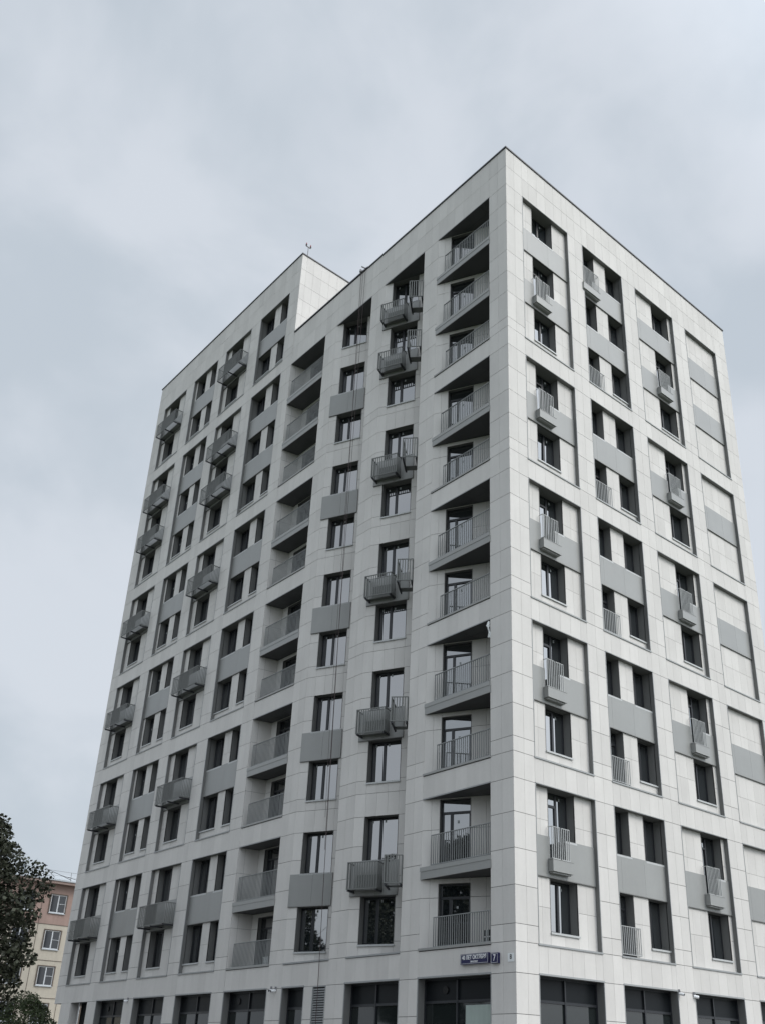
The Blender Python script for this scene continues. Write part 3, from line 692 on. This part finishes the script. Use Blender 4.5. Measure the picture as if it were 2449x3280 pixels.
rope('long dark rope hanging from the low roof past the windows down to the street', [(-.06, 10.47, TOP + .15 + Z0), (-.07, 10.40, 24 + Z0), (-.08, 10.22, 10 + Z0), (-.08, 10.12, 4 + Z0), (-.07, 10.03, -2.5 + Z0), (-.06, 9.95, -6 + Z0), (-.06, 9.9, .0)], .012)
rope('right hand rope of the roof bundle ending beside the second floor window', [(-.06, 10.11, TOP + .15 + Z0), (-.07, 10.14, 20 + Z0), (-.08, 10.20, 8 + Z0), (-.08, 10.10, -1.0 + Z0)])
rope('thin middle rope of the roof bundle ending above the second floor window', [(-.06, 10.3, TOP + .15 + Z0), (-.09, 10.36, 14 + Z0), (-.09, 10.33, 4 + Z0), (-.09, 10.2, .3 + Z0)], .007)
m = MB(); m.tube((-.10, 10.47, 0), (-.10, 10.47, .16), .07, .05, 12); m.tube((-.10, 10.47, .16), (.2, 10.47, .14), .04, .04, 8); m.bar((-.05, 10.11, .02), (-.22, 10.25, .14), .05)
thing('rope_anchor', 'dark metal rope bracket clamped on the edge of the low roof', 'bracket', (0, 0, TOP + Z0 + .06), me=m.mesh('rope_anchor', M['steel']))
m = MB(); m.box(-.3, .0, 0, .02, 0, .7); 
for i in range(6): m.bar((-.02 - .03 * math.sin(i * 2), .01 + .03 * i, -.12 * i), (-.03 - .03 * math.sin(i * 2 + 2), .02 + .03 * i, -.12 * (i + 1)), .07 - .008 * i)
m2 = MB()
for i in range(9):
    a = i * .7; m2.bar((.02 * math.cos(a), .03 * math.sin(a), -.07 * i), (.03 * math.cos(a + .9), .04 * math.sin(a + .9), -.07 * (i + 1)), .06 + .03 * math.sin(i))
thing('plastic_wrap', 'scrap of crumpled pale film hanging at the loggia ceiling near the corner', 'plastic wrap', (-.03, 1.10, 11.93 + Z0 - 6), me=m2.mesh('plastic_wrap', M['white_plate']))

o = thing('storage_box', 'pale box on the floor of the lowest square loggia behind its railing', 'box', (.35, 14.0, -5.1 + Z0))
m = MB(); m.box(-.17, .17, -.2, .2, .0, .34); link('body', m.mesh('box_body', M['white_plate']), o)
m = MB(); m.box(-.18, .18, -.21, .21, .341, .37); link('lid', m.mesh('box_lid', M['white_plate']), o)
o = thing('tool_crate', 'small dark crate with a white strap at the right end of the lowest corner loggia', 'crate', (.22, 1.32, -5.1 + Z0))
m = MB(); m.box(-.14, .14, -.13, .13, .0, .42); link('body', m.mesh('crate_body', M['black']), o)
m = MB(); m.box(-.145, .145, -.02, .02, .0, .425); m.box(-.145, .145, -.135, .135, .2, .23); link('strap', m.mesh('strap', M['white_plate']), o)

# ================================================================== older block behind
BM = {'pink': mat('pink_render', (0.40, 0.285, 0.245), 0.85, stain=0.2, fine=0.08, streak=0.15), 'cream': mat('cream_render', (0.56, 0.51, 0.425), 0.85, stain=0.2, fine=0.08, streak=0.15),
      'roof': mat('pale_sheet_roof', (0.50, 0.53, 0.55), 0.5, stain=0.1), 'fascia': mat('salmon_fascia', (0.36, 0.27, 0.235), 0.8), 'seam': mat('panel_seam', (0.16, 0.13, 0.11), 0.9), 'pvc': mat('white_window_frame', (0.66, 0.68, 0.70), 0.4),
      'brown': mat('brown_sill', (0.10, 0.06, 0.055), 0.6), 'bglass': mat('old_window_glass', (0.02, 0.024, 0.03), 0.05, ior=1.6)}
OB = thing('old_apartment_block', 'older five storey panel block with pink top floor and cream walls behind the tree', 'apartment building', (8.6, 58.5, 0))
X0, X1, DPT = -25.3, 22.9, 12.0      # local to the thing (x - 8.6)
cx = [-1.3 + 2.6 * k for k in range(-9, 10)]
for nm, z0, z1, mk in (('wall', 11.37, 14.66, 'pink'), ('wall', -.1, 11.37, 'cream')):
    m = MB(); m.box(X0, X1, 0.02 if nm == 'wall' else 0, DPT, z0, z1)
    link('wall', m.mesh('old_wall', BM[mk]), OB, label='pink top storey wall' if mk == 'pink' else 'cream lower wall')
m = MB()
for z in (11.37, 8.67, 5.93, 3.2): m.box(X0, X1, -.005, .019, z - .02, z + .02)
for x in cx: m.box(x - .015, x + .015, -.004, .019, 0, 14.2)
link('panel_seams', m.mesh('panel_seams', BM['seam']), OB)
m = MB(); m.box(X0 - .3, X1 + .3, -.6, -.02, 14.50, 14.62, 0); m.box(X0 - .3, X1 + .3, -.62, -.6, 14.45, 14.72, 0); link('eaves', m.mesh('eaves', BM['fascia']), OB)
m = MB(); m.add([(X0 - .3, -.66, 14.73), (X1 + .3, -.66, 14.73), (X1 + .3, 6, 16.3), (X0 - .3, 6, 16.3), (X1 + .3, 12.6, 14.73), (X0 - .3, 12.6, 14.73)], [(0, 1, 2, 3), (3, 2, 4, 5), (0, 3, 5), (1, 4, 2)]); m.box(X0 - .3, X1 + .3, -.70, -.64, 14.66, 14.76)
rf = link('roof', m.mesh('old_roof', BM['roof']), OB)
m = MB()
for i in range(13): 
    x = X0 + 1.2 + i * 1.54 * 2; m.bar((x, -.3, 14.8), (x, -.3, 15.5), .03)
for z in (15.12, 15.48): m.bar((X0, -.3, z), (X1, -.3, z), .02)
link('roof_railing', m.mesh('roof_railing', M['steel']), rf)
m = MB(); m.tube((-1.6, -.1, 15.6), (-.3, -.2, 15.2), .02, .02, 6); m.tube((-.3, -.2, 15.2), (.6, -.35, 14.9), .02, .02, 6); m.tube((-.3, -.2, 15.2), (1.6, -.35, 14.9), .02, .02, 6); m.tube((-1.4, -.1, 15.5), (-.8, -.35, 14.95), .02, .02, 6)
link('roof_cables', m.mesh('roof_cables', M['black']), rf)
m = MB(); m.box(-3.6, -2.75, 3, 4.2, 15.3, 17.15); m.box(-3.75, -2.6, 2.85, 4.35, 17.15, 17.25); link('chimney', m.mesh('chimney', BM['roof']), rf)
m = MB(); m.box(-2.4, -1.7, 2, 2.8, 15.0, 16.2); link('chimney', m.mesh('chimney_small', BM['roof']), rf)
fm = MB(); fm.box(-.63, .63, -.004, .03, 0, .09, 0)
fm.box(-.63, -.58, -.006, .03, .09, 1.42); fm.box(.58, .63, -.006, .03, .09, 1.42); fm.box(-.58, .58, -.006, .03, 1.37, 1.42); fm.box(-.05, .04, -.01, .03, .09, 1.37); fm.box(.04, .58, -.006, .03, .72, .75)
fme = fm.mesh('old_frame', BM['pvc'])
lm = MB(); lm.quad((-.56, .012, .09), (.56, .012, .09), (.56, .012, 1.35), (-.56, .012, 1.35)); lme = lm.mesh('old_pane', BM['bglass'])
sm = MB(); sm.box(-.68, .68, -.09, .01, -.05, .0); sme = sm.mesh('old_sill', BM['roof']); 
lb = MB(); lb.box(-.72, .72, -.06, -.0, 1.43, 1.5); lb.box(.64, .72, -.05, -.0, 0, 1.43); lb.box(-.72, -.64, -.05, 0, 0, 1.43); lbme = lb.mesh('old_surround', BM['seam'])
for i in range(1, 18):
    xc = cx[i] + 1.3
    for z in (12.25, 9.5, 6.8, 4.1, 1.4):
        if i > 12 and z < 4: continue
        w_ = link('window', fme, OB, (xc, .0, z)); link('pane', lme, w_); link('sill', sme, w_); link('surround', lbme, w_)

# ================================================================== trees
TM = {'bark': mat('bark', (0.07, 0.055, 0.045), 0.9, fine=0.3), 'leaf': mat('dark_leaf', (0.026, 0.030, 0.018), 0.6, 0.3, island=0.45), 'leaf2': mat('olive_leaf', (0.05, 0.068, 0.028), 0.6, 0.3, island=0.45)}
def leafmesh(clumps, n, size, seed, mk):
    rnd = random.Random(seed); m = MB(); tot = sum(c[3] ** 2 for c in clumps)
    for cx_, cy_, cz_, cr, sq in clumps:
        k = int(n * cr ** 2 / tot)
        for _ in range(k):
            while True:
                p = Vector((rnd.uniform(-1, 1), rnd.uniform(-1, 1), rnd.uniform(-1, 1)))
                if .12 < p.length < 1: break
            p *= p.length ** -.35 if p.length > .3 else 1
            q = Vector((cx_ + p.x * cr, cy_ + p.y * cr, cz_ + p.z * cr * sq - .12 * cr * (p.x ** 2 + p.y ** 2)))
            d = Vector((rnd.gauss(0, 1), rnd.gauss(0, 1), rnd.gauss(-.3, .7))).normalized(); e = d.cross(Vector((rnd.gauss(0, 1), rnd.gauss(0, 1), rnd.gauss(0, 1)))).normalized()
            s = size * rnd.uniform(.6, 1.3)
            m.add([q, q + d * s * .5 + e * s * .38, q + d * s, q + d * s * .5 - e * s * .38], [(0, 1, 2, 3)])
    return m.mesh('crown', TM[mk])
def tree(label, loc, h, crad, seed, n=16000, leaf=.1, mk='leaf', group='trees along the street', trunk_h=.35, nc=34, shape=None, cs=(.20, .36)):
    rnd = random.Random(seed); o = thing('broadleaf_tree', label, 'tree', loc, rnd.uniform(0, 6) if shape is None else 0, group); shape = shape or []
    t = MB(); base = Vector((0, 0, -.1)); top = Vector((rnd.uniform(-.2, .2), rnd.uniform(-.2, .2), h * .8)); tr = h * .022
    pts = [base, Vector((.03, .02, h * trunk_h)), Vector((top.x * .6, top.y * .6, h * .6)), top]
    for i, (a, b) in enumerate(zip(pts, pts[1:])): t.tube(a, b, tr * (1 - .28 * i), tr * (1 - .28 * (i + 1)), 10)
    cl = []
    for i in range(nc):
        f = (i + .5) / nc; z = h * (trunk_h + .02 + (1 - trunk_h) * f); prof = math.sin(math.pi * (0.16 + .80 * f)) ** .7
        rr = crad * prof * rnd.uniform(.45, 1.0); a = i * 2.4 + rnd.uniform(-.4, .4); c = Vector((rr * math.cos(a), rr * math.sin(a), z)); cr = crad * rnd.uniform(*cs)
        cl.append((c.x, c.y, c.z, cr, rnd.uniform(.6, .9)))
        st = Vector((0, 0, z * .78)) if z * .78 > h * trunk_h * .8 else Vector((0, 0, h * trunk_h * .8)); mid = (st + c) / 2 + Vector((0, 0, -.1 * rr)); t.tube(st, mid, tr * .32, tr * .2, 6); t.tube(mid, c, tr * .2, tr * .06, 5)
        for _ in range(3):
            e = c + Vector((rnd.uniform(-1, 1), rnd.uniform(-1, 1), rnd.uniform(-.4, 1))) * cr; t.tube(c, e, tr * .07, tr * .03, 4)
    if shape: cl += shape
    link('trunk', t.mesh('trunk', TM['bark']), o); link('crown', leafmesh(cl, n, leaf, seed, mk), o); return o
tree('big dark broadleaf tree at the left edge in front of the older block', (-15.3, 8.9, 0), 8.4, 3.9, 11, n=88000, leaf=.115, trunk_h=.30, nc=105, cs=(.12, .24), shape=[(2.9, -2.6, 4.1, .42, .7), (2.55, -2.3, 4.0, .6, .7), (2.2, -2.0, 3.6, .6, .8), (2.3, -2.1, 5.2, .55, .8), (2.0, -1.7, 6.2, .6, .8), (1.7, -1.3, 7.2, .55, .8), (1.2, -1.0, 7.8, .45, 1.0)], group='trees beside the old block')
tree('small bushy tree low between the cream block and the corner of the grey building', (2.5, 45.0, 0), 5.0, 2.5, 5, n=14000, leaf=.13, mk='leaf2', group='trees beside the old block', trunk_h=.2)
src = tree('tall dark street tree across the road near the building corner', (-33, -2, 0), 15.5, 4.8, 21, n=34000, leaf=.28, group='trees across the road')
def dup(o, loc, rz, label, s=1.0):
    r = o.copy(); C.objects.link(r); r.location = loc; r.rotation_euler = (0, 0, rz); r.scale = (s, s, s); r['label'] = label
    for ch in o.children:
        c = ch.copy(); C.objects.link(c); c.parent = r
    return r
dup(src, (-35, 8, 0), 1.1, 'second tall dark street tree across the road counting from the corner', 1.0)
dup(src, (-34, 19, 0), 2.3, 'third tall dark street tree across the road counting from the corner', .95)
dup(src, (-36, 31, 0), 4.0, 'fourth tall dark street tree across the road counting from the corner', 1.05)
dup(src, (-35, 44, 0), 5.2, 'farthest tall dark street tree across the road', .9)
dup(src, (19, -30, 0), .6, 'tall tree beyond the side road nearest the corner', .85)
dup(src, (31, -33, 0), 3.3, 'tall tree beyond the side road farther from the corner', .9)
